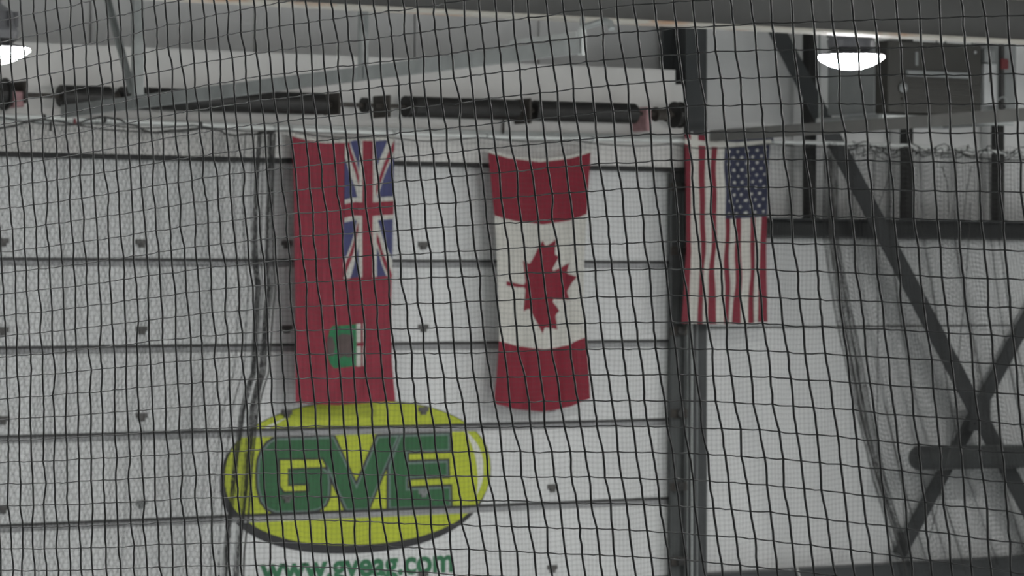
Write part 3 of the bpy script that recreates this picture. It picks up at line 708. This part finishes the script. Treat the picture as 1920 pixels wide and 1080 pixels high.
# --- diamond net gathered at the left, dark bunched edge beside the red flag
YD = -0.60
edge_u = ([230, 260, 330, 480, 540, 580, 700, 725, 770, 860, 960, 1040, 1200], [516, 515, 512, 512, 517, 512, 504, 495, 484, 474, 466, 458, 452])
tops = ([-260, -120, -20, 60, 100, 145, 195, 240, 290, 375, 440, 515], [246, 214, 246, 226, 226, 234, 215, 235, 249, 240, 254, 247])
gap = np.concatenate([np.full(62, 0.0029), np.linspace(0.0035, 0.021, 14), np.full(136, 0.0215)]); dist = np.concatenate([[0], np.cumsum(gap)])
nS, nZ = len(dist), 82; Pz = np.empty((nS, nZ, 3))
for i in range(nS):
    xtop = PY(515, 250, YD).x - dist[i]
    ut = 960 + FPX * ((xtop * math.cos(TH) - YD * math.sin(TH)) / (D0 + xtop * math.sin(TH) + YD * math.cos(TH)))
    zt = PY(ut, interp(ut, *tops), YD).z
    gl = gap[min(i, len(gap) - 1)]
    for j in range(nZ):
        z = zt - j * 0.041
        v = 540 - FPX * (z - HC) / 24.6
        xe = PY(interp(v, *edge_u), v, YD).x
        Pz[i, j] = (xe - dist[i] + (0.5 if (i + j) % 2 else -0.5) * gl * 0.96 + 0.012 * math.sin(j * 0.13 + i * 0.05), YD + 0.05 * math.sin(i * 0.21) + 0.02 * math.sin(i * 0.9 + j * 0.05), z + 0.004 * math.sin(i * 0.4))
dn = thing('gathered_net', 'dark diamond mesh net draped over the left of the wall with a bunched edge', 'net', (float(Pz[..., 0].mean()), YD, float(Pz[..., 2].min())))
net_obj('mesh_cords', strands([(Pz, (1, 0, 0), (0, 1, 0), 0.0018)], 0, 3), 'cord_f', dn)
obj('top_rope', tube(bmesh.new(), [Pz[i, 0] for i in range(0, nS, 3)], 0.007, 6), 'rope', dn)
obj('edge_rope', tube(bmesh.new(), [PY(interp(v, *edge_u), v, YD - 0.01) for v in range(250, 1190, 14)], 0.0065, 6), 'rope', dn)
obj('second_rope', tube(bmesh.new(), [PY(u, v, YD - 0.03) for u, v in ((-60, 250), (20, 236), (80, 224), (120, 228), (145, 235), (200, 243), (290, 249), (350, 247), (375, 241))], 0.005, 6), 'rope', dn)
obj('tag', B(PY(137, 232, YD - 0.03), PY(143, 222, YD - 0.045)), 'red', dn)
obj('clip', B(PY(92, 246, YD - 0.03), PY(98, 228, YD - 0.05), 0.003), 'steel_black', dn)

# --- doubled net bundled at the right, slanting edge
YQ = -0.70
edq = ([260, 300, 440, 600, 760, 900, 1040, 1200], [1552, 1554, 1556, 1582, 1612, 1645, 1690, 1735])
rn = thing('bundled_net', 'dark doubled net with folds hanging at the right over the crossed braces', 'net', (PY(1850, 700, YQ).x, YQ, PY(1850, 1250, YQ).z))
for lay in range(2):
    g2 = np.concatenate([np.full(22, 0.0038), np.linspace(0.007, 0.03 - 0.006 * lay, 14), np.full(95, 0.030 - 0.007 * lay)])
    g2 = g2 * (0.72 + 0.28 * np.sin(np.arange(len(g2)) * (0.23 + 0.06 * lay) + lay)) ; d2 = np.concatenate([[0], np.cumsum(g2)])
    n2, m2 = len(d2), 88; Pq = np.empty((n2, m2, 3))
    for i in range(n2):
        for j in range(m2):
            zt = PY(1700, 283 + 9 * math.sin(i * 0.21) + 4 * math.sin(i * .6), YQ).z
            z = zt - j * 0.038
            v = 540 - FPX * (z - HC) / 27.8
            xe = PY(interp(v, *edq), v, YQ).x
            Pq[i, j] = (xe + d2[i] + 0.015 * math.sin(j * 0.1 + i * 0.2 + lay), YQ + 0.05 * lay + 0.05 * math.sin(i * 0.3), z + 0.008 * math.sin(i * 0.35 + lay))
    net_obj('mesh_cords', strands([(Pq, (1, 0, 0), (0, 1, 0), 0.0012), (np.transpose(Pq, (1, 0, 2)), (0, 0, 1), (0, 1, 0), 0.0012)], 0, 3), 'cord_f', rn)
obj('edge_rope', tube(bmesh.new(), [PY(interp(v, *edq), v, YQ - 0.01) for v in range(300, 1190, 16)], 0.006, 6), 'rope', rn)
for k, (v0, amp) in enumerate(((272, 5), (283, 8), (280, 6))):
    pts_ = []
    for i in range(90):
        u = 1575 + 4.4 * i; pts_.append(PY(u + 9 * math.sin(i * 0.75 + k * 2), v0 + 0.035 * (u - 1575) + amp * math.sin(i * 0.55 + k) + 4 * math.sin(i * 1.13 + 2 * k), YQ - 0.03 - 0.02 * k))
    obj('tangled_rope', tube(bmesh.new(), pts_, 0.0045, 5), 'rope', rn, True)
for line in (((1632, 275), (1645, 292), (1668, 306), (1700, 309)), ((1671, 306), (1664, 340), (1648, 385), (1646, 520), (1645, 900)), ((1821, 312), (1812, 360), (1806, 420)), ((1766, 310), (1776, 345), (1780, 400)),
             ((1800, 640), (1796, 700), (1790, 800), (1770, 900), (1740, 1020)), ((1660, 760), (1690, 900), (1702, 1040)), ((1820, 380), (1812, 520), (1800, 640))):
    obj('loose_cord', tube(bmesh.new(), [PY(u, v, YQ - 0.05) for u, v in line], 0.0035, 5), 'rope', rn)
# pale cord at the bottom
tag(obj('pale_cord', tube(bmesh.new(), [PY(u, v, -0.3) for u, v in ((1483, 1025), (1490, 1050), (1498, 1075), (1506, 1110), (1512, 1160))], 0.005, 6), 'white_cord'), 'thin pale cord hanging near the low beam right of the column', 'cord')

# ------------------------------------------------------------------ unit heater, controls and duct at the right
YH = -1.6
hA = PY(1666, 212, YH); hB = PY(1841, 84, YH)
hw = hB.x - hA.x; hd = 0.72
ht = thing('unit_heater', 'brown-grey boxy unit heater hanging under the girder at the upper right', 'heater', ((hA.x + hB.x) / 2, YH + hd / 2, hA.z))
bd = obj('front_casing', B((hA.x, YH, hA.z), (hB.x, YH + 0.16, hB.z), 0.01), 'heater', ht)
obj('rear_casing', B((hA.x + 0.005, YH + 0.165, hA.z + 0.01), (hB.x - 0.02, YH + hd, hB.z - 0.04), 0.01), 'heater_g', ht)
zl_ = PY(1740, 139, YH).z
for k in range(5):
    z = hA.z + 0.06 + k * 0.045
    obj('louvre', B((hA.x + 0.12, YH - 0.018, z), (hB.x - 0.05, YH + 0.002, z + 0.012)), 'heater', bd)
obj('trim_bar', B((PY(1697, 139, YH).x, YH - 0.03, zl_ - 0.022), (PY(1815, 139, YH).x, YH + 0.002, zl_ + 0.022), 0.005), 'heater_g', bd)
pk = PY(1692, 165, YH)
obj('knob', lathe(bmesh.new(), [(0.035, 0), (0.04, 0.015), (0.02, 0.03)], pk, (0, -1, 0), 14), 'heater_g', bd)
pk = PY(1828, 98, YH); obj('screw', lathe(bmesh.new(), [(0.012, 0), (0.012, 0.008), (0.004, 0.012)], pk, (0, -1, 0), 8), 'plastic_w', bd)
pk = PY(1718, 110, YH); obj('label_plate', B((pk.x - 0.01, YH - 0.004, pk.z - 0.05), (pk.x + 0.015, YH + 0.002, pk.z + 0.05)), 'heater_g', bd)
for x in (hA.x + 0.1, hB.x - 0.1):
    obj('hanger_rod', tube(bmesh.new(), [Vector((x, YH + 0.4, hB.z - 0.04)), Vector((x, YH + 0.4, ZC))], 0.008, 6), 'galv', ht)
# shelf under it
zsh = hA.z - 0.012
st = thing('heater_shelf', 'pale steel shelf frame carrying the heater over the grey track', 'shelf', ((hA.x + hB.x) / 2, YH + 0.4, zsh - 0.06))
obj('front_rail', B((hA.x - 0.08, YH - 0.03, zsh - 0.05), (hB.x + 0.3, YH + 0.02, zsh), 0.004), 'galv_l', st)
obj('rear_rail', B((hA.x - 0.08, YH + hd - 0.02, zsh - 0.05), (hB.x + 0.3, YH + hd + 0.03, zsh), 0.004), 'galv_l', st)
for x in (hA.x - 0.06, (hA.x + hB.x) / 2, hB.x + 0.25):
    obj('cross_rail', B((x - 0.02, YH + 0.022, zsh - 0.045), (x + 0.02, YH + hd - 0.022, zsh), 0.003), 'galv', st)
for x in (hA.x - 0.06, hB.x + 0.28):
    obj('hanger_rod', tube(bmesh.new(), [Vector((x, YH + hd + 0.01, zsh)), Vector((x, YH + hd + 0.01, ZC))], 0.009, 6), 'galv', st)
# control boxes right of it
cA = PY(1846, 196, YH); cB = PY(1866, 120, YH)
ct = thing('control_box', 'white control box with a smaller box on top, right of the heater', 'control box', ((cA.x + cB.x) / 2, YH + 0.05, cA.z))
obj('lower_box', B((cA.x, YH, cA.z), (cB.x + 0.02, YH + 0.12, cB.z), 0.005), 'plastic_w', ct)
obj('upper_box', B((cA.x + 0.005, YH, cB.z + 0.01), (cB.x, YH + 0.10, cB.z + 0.11), 0.005), 'heater_g', ct)
obj('slot', B((cA.x + 0.05, YH - 0.004, cB.z - 0.14), (cA.x + 0.065, YH + 0.001, cB.z - 0.06)), 'heater', ct)
obj('mount_plate', B((cA.x - 0.01, YH + 0.12, cA.z - 0.07), (PY(1925, 100, YH).x, YH + 0.14, cB.z + 0.2)), 'heater_g', ct)
pp = PY(1881, 150, YH)
pi_ = thing('gas_pipe', 'black gas pipe with a red valve handle beside the white control box', 'pipe', pp)
obj('pipe', tube(bmesh.new(), [Vector((pp.x, YH + 0.02, PY(1881, 200, YH).z)), Vector((pp.x, YH + 0.02, ZC))], 0.022, 10), 'steel_black', pi_)
obj('elbow', tube(bmesh.new(), [Vector((pp.x, YH + 0.02, PY(1881, 198, YH).z)), Vector((pp.x + 0.02, YH + 0.015, PY(1881, 208, YH).z)), Vector((pp.x + 0.09, YH + 0.02, PY(1881, 210, YH).z))], 0.028, 10), 'steel_black', pi_)
obj('valve_handle', B((pp.x - 0.045, YH - 0.035, pp.z + 0.08), (pp.x + 0.03, YH - 0.01, pp.z + 0.16), 0.008), 'red', pi_)
obj('flex_line', tube(bmesh.new(), [Vector((pp.x - 0.03 + 0.05 * math.cos(a), YH - 0.03, PY(1881, 195, YH).z + 0.05 * math.sin(a))) for a in np.linspace(-1.2, 2.6, 12)], 0.006, 6), 'galv', pi_)
# grey duct with a rounded end
d1 = PY(1712, 859, -0.25); d2_ = PY(2080, 853, -0.25)
dz = thing('round_duct', 'grey horizontal round duct with a domed end crossing the braces at lower right', 'duct', (d1 + d2_) / 2 - UP * 0.095)
ax = d2_ - d1; Ld = ax.length
obj('pipe_body', lathe(bmesh.new(), [(0.090, 0.05), (0.096, 0.06), (0.096, Ld)], d1, ax, 28), 'duct', dz, False)
obj('end_cap', lathe(bmesh.new(), [(0.02, -0.005), (0.05, 0.0), (0.08, 0.018), (0.092, 0.045), (0.099, 0.05), (0.099, 0.10), (0.0965, 0.101)], d1, ax, 28), 'steel_dark', dz)
for f in (0.62, 0.9):
    q = d1 + ax * f
    obj('wall_bracket', B((q.x - 0.012, q.y + 0.09, q.z - 0.02), (q.x + 0.012, 0.2, q.z + 0.02)), 'steel_dark', dz)
bpy.context.view_layer.update()
